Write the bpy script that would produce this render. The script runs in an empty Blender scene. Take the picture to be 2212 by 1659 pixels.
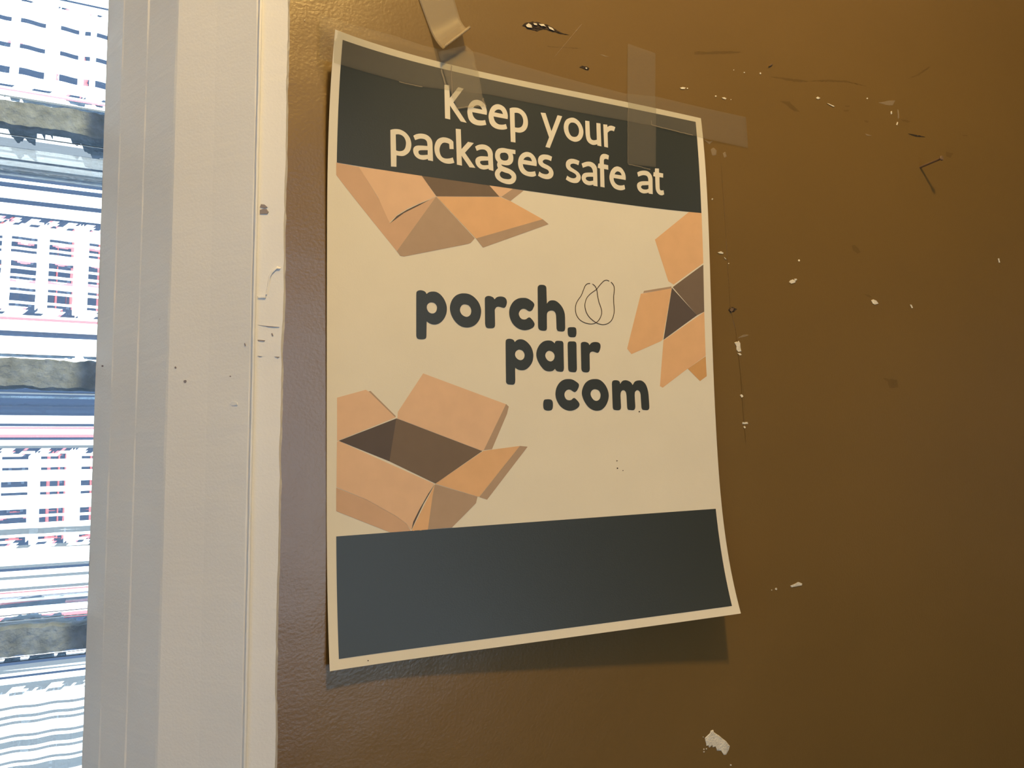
import bpy, bmesh, math, random
import numpy as np
from mathutils import Matrix, Vector
from mathutils.geometry import tessellate_polygon

random.seed(7)
scene = bpy.context.scene
COL = scene.collection

# ---------------------------------------------------------------- camera, world, exposure
IMG_W, IMG_H = 2212.0, 1659.0
FPX, CX, CY = 1661.0, IMG_W / 2, IMG_H / 2
YAW, PITCH, ROLL, DIST = 0.45523, 0.067184, -0.001666, 0.34101
ZC = 1.50                                   # camera height above the floor
fw = np.array([math.sin(YAW) * math.cos(PITCH), math.cos(YAW) * math.cos(PITCH), math.sin(PITCH)])
rt = np.array([math.cos(YAW), -math.sin(YAW), 0.0])
up = np.cross(rt, fw)
RT = rt * math.cos(ROLL) + up * math.sin(ROLL)
UP = up * math.cos(ROLL) - rt * math.sin(ROLL)
CAM = np.array([0.0, -DIST, ZC])
cam_data = bpy.data.cameras.new('camera')
cam_data.sensor_width = 36.0
cam_data.lens = FPX / IMG_W * 36.0
cam_data.clip_start = 0.01
cam_obj = bpy.data.objects.new('camera', cam_data)
m = Matrix.Identity(4)
for i in range(3):
    m[i][0], m[i][1], m[i][2], m[i][3] = RT[i], UP[i], -fw[i], CAM[i]
cam_obj.matrix_world = m
COL.objects.link(cam_obj)
scene.camera = cam_obj

SKY = 7.0                                   # bright hazy sky outside
world = bpy.data.worlds.new('world')
scene.world = world
world.use_nodes = True
bg = world.node_tree.nodes['Background']
bg.inputs['Color'].default_value = (0.80, 0.91, 1.0, 1)
bg.inputs['Strength'].default_value = SKY
BULB = 485.0                                # warm bulb radiance
BULB_COL = (1.0, 0.64, 0.205)
BACK_FILL = 4.6                              # glow of the added fill window behind the camera
SIDE_FILL = 1.05                            # glow of the added fill window in the left wall
FILL_COL = (0.62, 0.80, 1.0)  # cool tint shared by both added fill windows
scene.view_settings.view_transform = 'Standard'
scene.view_settings.look = 'None'
scene.view_settings.gamma = 1.0
scene.view_settings.use_curve_mapping = False
scene.view_settings.exposure = 0.0

# ---------------------------------------------------------------- helpers
def proj(X):
    d = np.atleast_2d(X) - CAM
    z = d @ fw
    return np.stack([CX + FPX * (d @ RT) / z, CY - FPX * (d @ UP) / z], 1)

def at_depth(px, y=0.0):
    """pixel -> point of the plane Y = y (the wall and what lies parallel to it)"""
    d = fw + RT * (px[0] - CX) / FPX - UP * (px[1] - CY) / FPX
    return CAM + d * ((y - CAM[1]) / d[1])

def link(name, me, mat=None, parent=None, smooth=False):
    o = bpy.data.objects.new(name, me)
    COL.objects.link(o)
    if mat is not None and not me.materials:
        me.materials.append(mat)
    if parent is not None:
        o.parent = parent
        o.matrix_parent_inverse = Matrix.Translation(-Vector(parent.location))
    if smooth:
        for p in me.polygons:
            p.use_smooth = True
    return o

def mesh(name, verts, faces, mat=None, parent=None, smooth=False):
    me = bpy.data.meshes.new(name)
    me.from_pydata([tuple(float(c) for c in v) for v in verts], [], faces)
    me.validate()
    me.update()
    return link(name, me, mat, parent, smooth)

def from_bm(name, bm, mat=None, parent=None, smooth=False):
    me = bpy.data.meshes.new(name)
    bmesh.ops.recalc_face_normals(bm, faces=bm.faces)
    bm.to_mesh(me)
    bm.free()
    return link(name, me, mat, parent, smooth)

def bm_box(bm, a, b):
    x0, y0, z0 = a; x1, y1, z1 = b
    v = [bm.verts.new(p) for p in ((x0,y0,z0),(x1,y0,z0),(x1,y1,z0),(x0,y1,z0),(x0,y0,z1),(x1,y0,z1),(x1,y1,z1),(x0,y1,z1))]
    for f in ((0,3,2,1),(4,5,6,7),(0,1,5,4),(1,2,6,5),(2,3,7,6),(3,0,4,7)):
        bm.faces.new([v[i] for i in f])

def boxes(name, lst, mat, parent=None, bevel=0.0):
    bm = bmesh.new()
    for a, b in lst:
        bm_box(bm, a, b)
    if bevel:
        bmesh.ops.bevel(bm, geom=bm.edges[:], offset=bevel, segments=2, affect='EDGES')
    return from_bm(name, bm, mat, parent)

def empty(name, loc):
    o = bpy.data.objects.new(name, None)
    o.location = loc
    COL.objects.link(o)
    bpy.context.view_layer.update()
    return o

def tag(o, label=None, cat=None, group=None, kind=None):
    if label: o['label'] = label
    if cat: o['category'] = cat
    if group: o['group'] = group
    if kind: o['kind'] = kind
    return o

# ---------------------------------------------------------------- materials
def mat(name, col, rough=0.6, spec=0.5, bump=None, var=0.0, var_scale=20, alpha=1.0, metal=0.0):
    M = bpy.data.materials.new(name)
    M.use_nodes = True
    nt = M.node_tree
    b = nt.nodes['Principled BSDF']
    b.inputs['Base Color'].default_value = (*col, 1)
    b.inputs['Roughness'].default_value = rough
    b.inputs['Specular IOR Level'].default_value = spec
    b.inputs['Metallic'].default_value = metal
    b.inputs['Alpha'].default_value = alpha
    if var or bump:
        geo = nt.nodes.new('ShaderNodeNewGeometry')
    if var:
        n = nt.nodes.new('ShaderNodeTexNoise')
        n.inputs['Scale'].default_value = var_scale
        n.inputs['Detail'].default_value = 4
        nt.links.new(geo.outputs['Position'], n.inputs['Vector'])
        r = nt.nodes.new('ShaderNodeMapRange')
        r.inputs['From Min'].default_value = 0.3
        r.inputs['From Max'].default_value = 0.7
        r.inputs['To Min'].default_value = 1 - var
        r.inputs['To Max'].default_value = 1 + var
        nt.links.new(n.outputs['Fac'], r.inputs['Value'])
        mul = nt.nodes.new('ShaderNodeVectorMath')
        mul.operation = 'SCALE'
        mul.inputs[0].default_value = col
        nt.links.new(r.outputs['Result'], mul.inputs['Scale'])
        nt.links.new(mul.outputs['Vector'], b.inputs['Base Color'])
    if bump:
        prev = None
        for sc, strength, dist in bump:
            n = nt.nodes.new('ShaderNodeTexNoise')
            n.inputs['Scale'].default_value = sc
            n.inputs['Detail'].default_value = 3
            nt.links.new(geo.outputs['Position'], n.inputs['Vector'])
            bp = nt.nodes.new('ShaderNodeBump')
            bp.inputs['Strength'].default_value = strength
            bp.inputs['Distance'].default_value = dist
            nt.links.new(n.outputs['Fac'], bp.inputs['Height'])
            if prev is not None:
                nt.links.new(prev.outputs['Normal'], bp.inputs['Normal'])
            prev = bp
        nt.links.new(prev.outputs['Normal'], b.inputs['Normal'])
    return M

def emit(name, col, s):
    M = bpy.data.materials.new(name)
    M.use_nodes = True
    nt = M.node_tree
    nt.nodes.remove(nt.nodes['Principled BSDF'])
    e = nt.nodes.new('ShaderNodeEmission')
    e.inputs['Color'].default_value = (*col, 1)
    e.inputs['Strength'].default_value = s
    nt.links.new(e.outputs[0], nt.nodes['Material Output'].inputs['Surface'])
    return M

BROWN = mat('brown_wall_paint', (0.210, 0.129, 0.038), 0.32, 1.0, bump=[(700, 0.17, 0.0006), (160, 0.06, 0.001), (9, 0.2, 0.01)], var=0.05, var_scale=6)
CREAM = mat('cream_trim_paint', (0.84, 0.86, 0.87), 0.42, 0.6, bump=[(900, 0.18, 0.0005), (40, 0.10, 0.002)], var=0.03, var_scale=15)
PLASTER = mat('bare_plaster_chip', (0.85, 0.80, 0.66), 0.85, 0.2, bump=[(900, 0.6, 0.001)], var=0.12, var_scale=300)
DARK = mat('dark_gouge', (0.06, 0.045, 0.035), 0.9, 0.2, bump=[(900, 0.8, 0.002)], var=0.4, var_scale=400)
SMUDGE = mat('dark_scuff', (0.05, 0.035, 0.02), 0.8, 0.2, alpha=0.13)
PALE = mat('pale_smear', (0.62, 0.52, 0.38), 0.6, 0.3, alpha=0.30)
GREYCHIP = mat('grey_undercoat', (0.30, 0.27, 0.28), 0.8, 0.2)
CEIL = mat('ceiling_paint', (0.62, 0.58, 0.50), 0.9, 0.2)
FLOOR = mat('floor_tile', (0.16, 0.13, 0.10), 0.5, 0.4, var=0.2, var_scale=8)
PAPER = mat('printer_paper', (0.82, 0.785, 0.665), 0.75, 0.3, bump=[(1500, 0.10, 0.0003), (45, 0.16, 0.002)], var=0.015, var_scale=40)
INK = mat('dark_slate_ink', (0.037, 0.046, 0.043), 0.42, 0.65, bump=[(1500, 0.12, 0.0003)])
LINE = mat('dark_line_ink', (0.05, 0.035, 0.02), 0.6, 0.3)
CARD = [mat('print_' + n, c, 0.62, 0.35, var=0.03, var_scale=120) for n, c in (
    ('light_cardboard', (0.80, 0.545, 0.355)),
    ('orange_cardboard', (0.80, 0.50, 0.27)),
    ('mid_cardboard', (0.66, 0.44, 0.29)),
    ('tan_cardboard', (0.47, 0.345, 0.245)),
    ('brown_inside', (0.195, 0.145, 0.105)),
    ('darkest_inside', (0.115, 0.092, 0.082)),
    ('deep_orange', (0.68, 0.385, 0.155)))]
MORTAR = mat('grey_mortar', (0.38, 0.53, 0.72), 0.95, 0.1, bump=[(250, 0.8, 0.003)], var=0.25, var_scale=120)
RUSTY = mat('painted_nail', (0.20, 0.13, 0.075), 0.5, 0.5)

def tape_mat(name, col, dens, rough):
    M = bpy.data.materials.new(name)
    M.use_nodes = True
    nt = M.node_tree
    b = nt.nodes['Principled BSDF']
    b.inputs['Base Color'].default_value = (*col, 1)
    b.inputs['Roughness'].default_value = rough
    b.inputs['Specular IOR Level'].default_value = 0.5
    tr = nt.nodes.new('ShaderNodeBsdfTransparent')
    tr.inputs['Color'].default_value = (0.97, 0.97, 0.95, 1)
    mx = nt.nodes.new('ShaderNodeMixShader')
    mx.inputs['Fac'].default_value = dens
    nt.links.new(tr.outputs[0], mx.inputs[1])
    nt.links.new(b.outputs[0], mx.inputs[2])
    nt.links.new(mx.outputs[0], nt.nodes['Material Output'].inputs['Surface'])
    return M
TAPE = tape_mat('clear_tape', (0.60, 0.54, 0.46), 0.08, 0.35)
TAPE_EDGE = tape_mat('clear_tape_creased', (0.66, 0.58, 0.46), 0.12, 0.3)
TAPE_OLD = tape_mat('aged_tape', (0.50, 0.42, 0.30), 0.42, 0.4)

GLASS = bpy.data.materials.new('block_glass')
GLASS.use_nodes = True
gb = GLASS.node_tree.nodes['Principled BSDF']
gb.inputs['Base Color'].default_value = (0.97, 0.99, 0.985, 1)
gb.inputs['Roughness'].default_value = 0.0
gb.inputs['IOR'].default_value = 1.46
gb.inputs['Transmission Weight'].default_value = 1.0

# ---------------------------------------------------------------- room shell
RX0, RX1, RY0, HT = -0.75, 1.75, -1.75, 2.50
WX0, WX1, WZ0, WZ1 = -0.372, -0.0186, ZC - 0.52, ZC + 0.40     # window opening in the front wall
THK = 0.15
def wall_with_hole(name, x0, x1, y0, y1, z0, z1, hx0, hx1, hz0, hz1, material):
    o = boxes(name, [((x0, y0, z0), (hx0, y1, z1)), ((hx1, y0, z0), (x1, y1, z1)),
                     ((hx0, y0, z0), (hx1, y1, hz0)), ((hx0, y0, hz1), (hx1, y1, z1))], material)
    return tag(o, kind='structure')
RVX = 0.036                                                    # where the plaster stops under the splayed reveal
wall_front = wall_with_hole('wall_front', RX0, RX1, 0.0, THK, 0, HT, WX0 - RVX + 0.0186 - 0.02, RVX, WZ0 - 0.03, WZ1 + 0.03, BROWN)
SY0, SY1, SZ0, SZ1 = -1.25, -0.30, 0.95, 2.10                   # opening for the added fill window, left wall
tag(boxes('wall_left', [((RX0 - 0.1, RY0, 0), (RX0, SY0, HT)), ((RX0 - 0.1, SY1, 0), (RX0, THK, HT)), ((RX0 - 0.1, SY0, 0), (RX0, SY1, SZ0)), ((RX0 - 0.1, SY0, SZ1), (RX0, SY1, HT))], BROWN), kind='structure')
tag(boxes('wall_right', [((RX1, RY0, 0), (RX1 + 0.1, THK, HT))], BROWN), kind='structure')
BX0, BX1, BZ0, BZ1 = 0.12, 0.60, 0.92, 2.02                    # opening for the added fill window, back wall
tag(wall_with_hole('wall_back', RX0 - 0.1, RX1 + 0.1, RY0 - 0.12, RY0, 0, HT, BX0, BX1, BZ0, BZ1, BROWN), kind='structure')
tag(boxes('floor', [((RX0 - 0.1, RY0 - 0.12, -0.1), (RX1 + 0.1, THK + 0.1, 0))], FLOOR), kind='structure')
tag(boxes('ceiling', [((RX0 - 0.1, RY0 - 0.12, HT), (RX1 + 0.1, THK + 0.1, HT + 0.1))], CEIL), kind='structure')

# unseen window added behind the camera: glowing pane for cool fill and wall sheen
w2 = tag(empty('added_window_2', (0.5 * (BX0 + BX1), RY0, BZ0)), kind='structure')
fr = 0.035
boxes('added_window_frame', [((BX0, RY0 - 0.09, BZ0), (BX0 + fr, RY0 - 0.03, BZ1)), ((BX1 - fr, RY0 - 0.09, BZ0), (BX1, RY0 - 0.03, BZ1)),
                       ((BX0 + fr, RY0 - 0.09, BZ0), (BX1 - fr, RY0 - 0.03, BZ0 + fr)), ((BX0 + fr, RY0 - 0.09, BZ1 - fr), (BX1 - fr, RY0 - 0.03, BZ1))], CREAM, w2)
boxes('pane', [((BX0 + fr, RY0 - 0.07, BZ0 + fr), (BX1 - fr, RY0 - 0.06, BZ1 - fr))], emit('back_fill_glow', FILL_COL, BACK_FILL), w2)

w3 = tag(empty('added_window_3', (RX0, 0.5 * (SY0 + SY1), SZ0)), kind='structure')  # unseen side window, added so glowing panes cool the casing and left wall
SM = 0.5 * (SY0 + SY1)
boxes('added_window_frame', [((RX0 - 0.08, SY0, SZ0), (RX0 - 0.02, SY0 + fr, SZ1)), ((RX0 - 0.08, SY1 - fr, SZ0), (RX0 - 0.02, SY1, SZ1)),
                       ((RX0 - 0.08, SY0 + fr, SZ0), (RX0 - 0.02, SY1 - fr, SZ0 + fr)), ((RX0 - 0.08, SY0 + fr, SZ1 - fr), (RX0 - 0.02, SY1 - fr, SZ1)),
                       ((RX0 - 0.08, SM - 0.012, SZ0 + fr), (RX0 - 0.02, SM + 0.012, SZ1 - fr))], CREAM, w3)
side_glow = emit('side_fill_glow', FILL_COL, SIDE_FILL)
boxes('pane', [((RX0 - 0.06, SY0 + fr, SZ0 + fr), (RX0 - 0.05, SM - 0.012, SZ1 - fr))], side_glow, w3)
boxes('pane', [((RX0 - 0.06, SM + 0.012, SZ0 + fr), (RX0 - 0.05, SY1 - fr, SZ1 - fr))], side_glow, w3)

# ---------------------------------------------------------------- glass block window
PITCH_B, BS, BT = 0.144, 0.130, 0.080
YB = THK + 0.001
w1 = tag(empty('window_1', (-0.19, YB, ZC - 0.62)), kind='structure')
jz = [ZC + 0.1782 - PITCH_B * k for k in range(-2, 6)]          # centres of the horizontal mortar joints
colx = [-0.100 - PITCH_B * k for k in range(3)]                 # left edge of each column of blocks

def make_block_mesh():
    bm = bmesh.new()
    def rbox(x0, x1, y0, y1, z0, z1, bev):
        b2 = bmesh.new()
        bm_box(b2, (x0, y0, z0), (x1, y1, z1))
        bmesh.ops.bevel(b2, geom=b2.edges[:], offset=bev, segments=3, affect='EDGES')
        bmesh.ops.recalc_face_normals(b2, faces=b2.faces)
        return b2
    outer = rbox(0, BS, 0, BT, 0, BS, 0.004)
    tmp = bpy.data.meshes.new('t')
    outer.to_mesh(tmp); outer.free()
    bm.from_mesh(tmp)
    # hollow inside, its rear face pressed into a field of small lenses, stepped ribs near the joints
    n = 66
    a, b = 0.009, BS - 0.009
    yf, yb = 0.009, BT - 0.012
    def lens(x, z):
        e = min(z - a, b - z)
        w = min(1.0, max(0.0, (e - 0.026) / 0.004))
        lz = 0.0010 * math.cos(2 * math.pi * z / 0.0165)
        lx = 0.0010 * math.cos(2 * math.pi * x / 0.0200)
        rib = 0.0009 * math.cos(2 * math.pi * z / 0.0090)
        return w * (lx + lz) + (1 - w) * rib
    grid = {}
    for i in range(n + 1):
        for k in range(n + 1):
            x = a + (b - a) * i / n; z = a + (b - a) * k / n
            edge = i in (0, n) or k in (0, n)
            grid[i, k] = bm.verts.new((x, yb + (0 if edge else lens(x, z)), z))
    for i in range(n):
        for k in range(n):
            bm.faces.new((grid[i, k], grid[i + 1, k], grid[i + 1, k + 1], grid[i, k + 1]))       # normals point into the hollow (-y)
    f = {}
    for i in (0, n):
        for k in (0, n):
            f[i, k] = bm.verts.new((a + (b - a) * i / n, yf, a + (b - a) * k / n))
    bm.faces.new((f[0, 0], f[0, n], f[n, n], f[n, 0]))
    bm.faces.new([f[0, 0], f[n, 0]] + [grid[i, 0] for i in range(n, -1, -1)])
    bm.faces.new([f[n, n], f[0, n]] + [grid[i, n] for i in range(0, n + 1)])
    bm.faces.new([f[0, n], f[0, 0]] + [grid[0, k] for k in range(0, n + 1)])
    bm.faces.new([f[n, 0], f[n, n]] + [grid[n, k] for k in range(n, -1, -1)])
    me = bpy.data.meshes.new('glass_block')
    bm.to_mesh(me); bm.free()
    me.materials.append(GLASS)
    return me
block_me = make_block_mesh()
for x in colx:
    for k in range(len(jz) - 1):
        o = bpy.data.objects.new('glass_block', block_me)
        o.location = (x, YB + 0.004, jz[k + 1] + 0.5 * (PITCH_B - BS))
        COL.objects.link(o)
        o.parent = w1
        o.matrix_parent_inverse = Matrix.Translation(-Vector(w1.location))

def mortar(x0, x1, z0, z1, vertical=False):
    """ragged bar of mortar, its lips spread unevenly over the glass edges"""
    n = 220
    rows = []
    a, b = (z0, z1) if vertical else (x0, x1)
    lo, hi = (x0, x1) if vertical else (z0, z1)
    rl = rh = 0.0
    for i in range(n + 1):
        t = a + (b - a) * i / n
        rl = 0.86 * rl + random.gauss(0, 0.00032)
        rh = 0.86 * rh + random.gauss(0, 0.00032)
        l, h = lo + rl, hi + rh
        pts = [(l, YB + 0.0045), (l + 0.001, YB - 0.0003 + random.uniform(0, 0.0004)), (h - 0.001, YB - 0.0003 + random.uniform(0, 0.0004)), (h, YB + 0.0045), (hi - 0.0015, YB + BT), (lo + 0.0015, YB + BT)]
        rows.append([((p, y, t) if vertical else (t, y, p)) for p, y in pts])
    v = [p for r in rows for p in r]
    fcs = []
    for i in range(n):
        for k in range(6):
            q = (i * 6 + k, i * 6 + (k + 1) % 6, i * 6 + 6 + (k + 1) % 6, i * 6 + 6 + k)
            fcs.append(q)
    fcs += [tuple(range(6)), tuple(range(n * 6 + 5, n * 6 - 1, -1))]
    bm = bmesh.new()
    me = bpy.data.meshes.new('t'); me.from_pydata(v, [], fcs); bm.from_mesh(me)
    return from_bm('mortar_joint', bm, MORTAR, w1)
PX0, PX1 = colx[-1] - 0.014, colx[0] + BS + 0.014
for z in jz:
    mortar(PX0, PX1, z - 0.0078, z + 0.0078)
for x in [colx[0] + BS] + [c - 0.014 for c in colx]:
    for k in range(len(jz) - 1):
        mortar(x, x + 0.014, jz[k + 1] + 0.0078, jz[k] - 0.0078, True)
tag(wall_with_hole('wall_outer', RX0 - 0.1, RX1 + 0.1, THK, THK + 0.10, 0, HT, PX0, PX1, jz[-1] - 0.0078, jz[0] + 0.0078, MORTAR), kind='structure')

# ---------------------------------------------------------------- window casing with splayed reveal
# profile from the window towards the wall: (pixel column at image row 800, depth Y)
prof_px = [(207, 0.086), (241, 0.0668), (244, 0.0659), (295, 0.0453), (298.5, 0.0446), (359, 0.0220), (364, 0.0206), (450, 0.006), (538, -0.0098), (541, -0.0100), (544.5, -0.0128), (548, -0.0128), (551, -0.0112), (608, -0.0150), (612.5, -0.0130), (613, 0.0)]
prof = [(at_depth((x, 800), y)[0], y) for x, y in prof_px]
prof[-1] = (prof[-2][0], 0.0)
edge_x = prof[-2][0]
def casing(name, mirror=None, z0=WZ0 - 0.05, z1=WZ1 + 0.05):
    n = 330
    k = len(prof)
    v, fcs = [], []
    wob = [0.0] * k
    for i in range(n + 1):
        z = z0 + (z1 - z0) * i / n
        for j, (x, y) in enumerate(prof):
            wob[j] = 0.8 * wob[j] + random.gauss(0, 0.00004)
            w = wob[j]
            if j in (k - 2, k - 3, k - 1):
                w = wob[k - 2] * 3.0
            xx = x + w
            if j in (10, 11):
                y += 0.4 * wob[j]
            v.append(((mirror - xx) if mirror is not None else xx, y, z))
    for i in range(n):
        for j in range(k - 1):
            q = (i * k + j, i * k + j + 1, i * k + k + j + 1, i * k + k + j)
            fcs.append(q if mirror is None else q[::-1])
        # closing back face against wall and jamb
    back = []
    b0 = len(v)
    for i in (0, n):
        z = z0 + (z1 - z0) * i / n
        for x, y in ((prof[0][0], THK), (0.040, THK), (0.040, 0.0)):
            v.append(((mirror - x) if mirror is not None else x, y, z))
    fcs += [(0, n * k, b0 + 3, b0), (b0, b0 + 3, b0 + 4, b0 + 1), (b0 + 1, b0 + 4, b0 + 5, b0 + 2), (b0 + 2, b0 + 5, n * k + k - 1, k - 1)]
    fcs += [tuple(range(k)) + (b0 + 2, b0 + 1, b0), tuple(n * k + j for j in range(k)) + (b0 + 5, b0 + 4, b0 + 3)]
    o = mesh(name, v, fcs, CREAM)
    return tag(o, kind='structure')
trim1 = casing('trim_1')
casing('trim_2', mirror=WX0 + WX1)
tag(boxes('trim_3', [((WX0 - 0.085, -0.015, WZ1 + 0.05), (edge_x + 0.01, 0.0, WZ1 + 0.14)), ((WX0, 0.0, WZ1), (WX1, THK, WZ1 + 0.05))], CREAM, bevel=0.002), kind='structure')
tag(boxes('trim_4', [((WX0 - 0.1, -0.045, WZ0 - 0.08), (edge_x + 0.025, 0.0, WZ0 - 0.05)), ((WX0, 0.0, WZ0 - 0.05), (WX1, THK, WZ0))], CREAM, bevel=0.002), kind='structure')

def casing_y(px):
    x = px[0] - (px[1] - 800) * -0.0175      # bring the column to image row 800
    for (x0, y0), (x1, y1) in zip(prof_px, prof_px[1:]):
        if x0 <= x <= x1:
            return y0 + (y1 - y0) * (x - x0) / (x1 - x0)
    return 0.0

# ---------------------------------------------------------------- the sheet of paper (measured curl, 8.5 x 11 inch)
CP = np.array([
 [(7415,-1347,17830),(9660,-472,17971),(14481,-30,18034),(21653,-138,18164),(26458,-98,18249),(28857,-30,18282)],
 [(7315,-509,14831),(9720,-185,14857),(14526,-134,14937),(21710,-30,15059),(26517,-30,15143),(28899,-409,15196)],
 [(7439,-169,8587),(9827,-110,8645),(14629,-109,8727),(21815,-30,8845),(26626,-30,8929),(28993,-414,8959)],
 [(7581,-107,-683),(9984,-30,-659),(14778,-30,-577),(21977,-114,-453),(26774,-214,-374),(29177,-345,-311)],
 [(7683,-30,-6933),(10082,-172,-6878),(14888,-336,-6791),(22070,-662,-6663),(26863,-871,-6577),(29260,-866,-6563)],
 [(7732,-629,-9987),(10130,-507,-9965),(14921,-877,-9856),(22091,-1384,-9686),(26881,-1755,-9563),(29268,-2004,-9467)]], float) * 1e-5
CP[..., 2] += ZC
MT, V1, V2, MB, ML, MR = 0.011096, 0.203841, 0.798759, 0.984281, 0.018878, 0.979799

def basis(t, n=6, p=3):
    kn = np.concatenate([np.zeros(p), np.linspace(0, 1, n - p + 1), np.ones(p)])
    t = np.clip(np.asarray(t, float), 0, 1 - 1e-9)
    B = np.zeros((len(t), n + p))
    for i in range(n + p):
        B[:, i] = (t >= kn[i]) & (t < kn[i + 1])
    for d in range(1, p + 1):
        nb = np.zeros((len(t), n + p - d))
        for i in range(n + p - d):
            a = kn[i + d] - kn[i]; b = kn[i + d + 1] - kn[i + 1]
            if a > 0: nb[:, i] += (t - kn[i]) / a * B[:, i]
            if b > 0: nb[:, i] += (kn[i + d + 1] - t) / b * B[:, i + 1]
        B = nb
    return B

def surf(u, v):
    return np.einsum('ki,kj,ijc->kc', basis(v), basis(u), CP)

def normal(u, v):
    e = 2e-3
    u = np.asarray(u, float); v = np.asarray(v, float)
    u0, u1 = np.clip(u - e, 0, 1), np.clip(u + e, 0, 1)
    v0, v1 = np.clip(v - e, 0, 1), np.clip(v + e, 0, 1)
    n = np.cross(surf(u1, v) - surf(u0, v), surf(u, v1) - surf(u, v0))
    n /= np.linalg.norm(n, axis=1, keepdims=True)
    return np.where(n[:, 1:2] > 0, -n, n)

_gu, _gv = [a.ravel() for a in np.meshgrid(np.linspace(0, 1, 41), np.linspace(0, 1, 51))]
_gp = proj(surf(_gu, _gv))
def to_uv(px):
    """pixels -> (u, v) on the paper, clamped to its edge; also the leftover pixel distance"""
    px = np.asarray(px, float)
    k = np.argmin(((px[:, None, :] - _gp[None]) ** 2).sum(2), 1)
    u, v = _gu[k].copy(), _gv[k].copy()
    e = 1e-4
    for _ in range(12):
        ub = np.minimum(u, 1 - 2 * e); vb = np.minimum(v, 1 - 2 * e)
        r = px - proj(surf(u, v))
        p0 = proj(surf(ub, vb))
        ju = (proj(surf(ub + e, vb)) - p0) / e
        jv = (proj(surf(ub, vb + e)) - p0) / e
        det = ju[:, 0] * jv[:, 1] - ju[:, 1] * jv[:, 0]
        u = np.clip(u + (r[:, 0] * jv[:, 1] - r[:, 1] * jv[:, 0]) / det, 0, 1)
        v = np.clip(v + (ju[:, 0] * r[:, 1] - ju[:, 1] * r[:, 0]) / det, 0, 1)
    r = px - proj(surf(u, v))
    return u, v, np.hypot(r[:, 0], r[:, 1])

poster = tag(empty('poster', tuple(surf([0.5], [0.0])[0])), 'curling white paper poster with dark bands and printed cardboard boxes, taped to brown wall', 'poster')
NU, NV = 60, 78
def paper_sheet():
    uu, vv = [a.ravel() for a in np.meshgrid(np.linspace(0, 1, NU + 1), np.linspace(0, 1, NV + 1))]
    S = surf(uu, vv); N = normal(uu, vv)
    v = np.concatenate([S, S - N * 0.00011])
    k = (NU + 1) * (NV + 1)
    V = list(v)
    f = []
    idx = lambda i, j: j * (NU + 1) + i
    for j in range(NV):
        for i in range(NU):
            f.append((idx(i, j), idx(i, j + 1), idx(i + 1, j + 1), idx(i + 1, j)))
            f.append(tuple(q + k for q in (idx(i, j), idx(i + 1, j), idx(i + 1, j + 1), idx(i, j + 1))))
    ring = [idx(i, 0) for i in range(NU)] + [idx(NU, j) for j in range(NV)] + [idx(i, NV) for i in range(NU, 0, -1)] + [idx(0, j) for j in range(NV, 0, -1)]
    for a, b in zip(ring, ring[1:] + ring[:1]):
        q = len(V)
        V += [v[a], v[b], v[b + k], v[a + k]]
        f.append((q, q + 1, q + 2, q + 3))
    v = V
    return mesh('sheet', v, f, PAPER, poster, smooth=False)
sheet = paper_sheet()
for p in sheet.data.polygons:
    p.use_smooth = len(p.vertices) == 4 and p.index < 2 * NU * NV

def clip_half(poly, ax, val, keep_less):
    out = []
    for i in range(len(poly)):
        a, b = poly[i - 1], poly[i]
        ia = (a[ax] <= val) if keep_less else (a[ax] >= val)
        ib = (b[ax] <= val) if keep_less else (b[ax] >= val)
        if ia != ib:
            t = (val - a[ax]) / (b[ax] - a[ax])
            out.append((a[0] + (b[0] - a[0]) * t, a[1] + (b[1] - a[1]) * t))
        if ib:
            out.append(b)
    return out

def decal(name, contours_uv, material, parent, lift):
    """flat print: region bounded by contours (outer, holes...) in sheet coordinates, laid on the curved sheet"""
    flat = [p for c in contours_uv for p in c]
    tris = tessellate_polygon([[Vector((p[0] * 0.2159, p[1] * 0.2794, 0)) for p in c] for c in contours_uv])
    pts, faces, key = [], [], {}
    for t in tris:
        tri = [flat[i] for i in t]
        iu0, iu1 = int(min(p[0] for p in tri) * NU), int(max(p[0] for p in tri) * NU - 1e-9)
        iv0, iv1 = int(min(p[1] for p in tri) * NV), int(max(p[1] for p in tri) * NV - 1e-9)
        for i in range(iu0, iu1 + 1):
            s = clip_half(clip_half(tri, 0, i / NU, False), 0, (i + 1) / NU, True)
            if len(s) < 3: continue
            for j in range(iv0, iv1 + 1):
                c = clip_half(clip_half(s, 1, j / NV, False), 1, (j + 1) / NV, True)
                if len(c) < 3: continue
                ids = []
                for p in c:
                    kk = (round(p[0], 6), round(p[1], 6))
                    if kk not in key:
                        key[kk] = len(pts); pts.append(p)
                    if key[kk] not in ids: ids.append(key[kk])
                if len(ids) >= 3: faces.append(ids)
    a = np.array(pts)
    S = surf(a[:, 0], a[:, 1]) + normal(a[:, 0], a[:, 1]) * lift
    o = mesh(name, S, faces, material, parent, smooth=True)
    bm = bmesh.new(); bm.from_mesh(o.data)
    for f in bm.faces:
        f.normal_update()
        if f.normal.y > 0: f.normal_flip()
    bm.to_mesh(o.data); bm.free()
    for p in o.data.polygons: p.use_smooth = True
    return o

def px_poly(pts, org, s):
    q = [(org[0] + x / s, org[1] + y / s) for x, y in pts]
    u, v, _ = to_uv(q)
    return list(zip(u.tolist(), v.tolist()))

# dark bands
top_band = decal('heading_band', [[(ML, MT), (MR, MT), (MR, V1), (ML, V1)]], INK, poster, 0.00010)
low_band = decal('lower_band', [[(ML, V2), (MR, V2), (MR, MB), (ML, MB)]], INK, poster, 0.00010)
top_band['label'] = 'dark slate band with pale heading lettering'
low_band['label'] = 'plain dark slate band'

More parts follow.
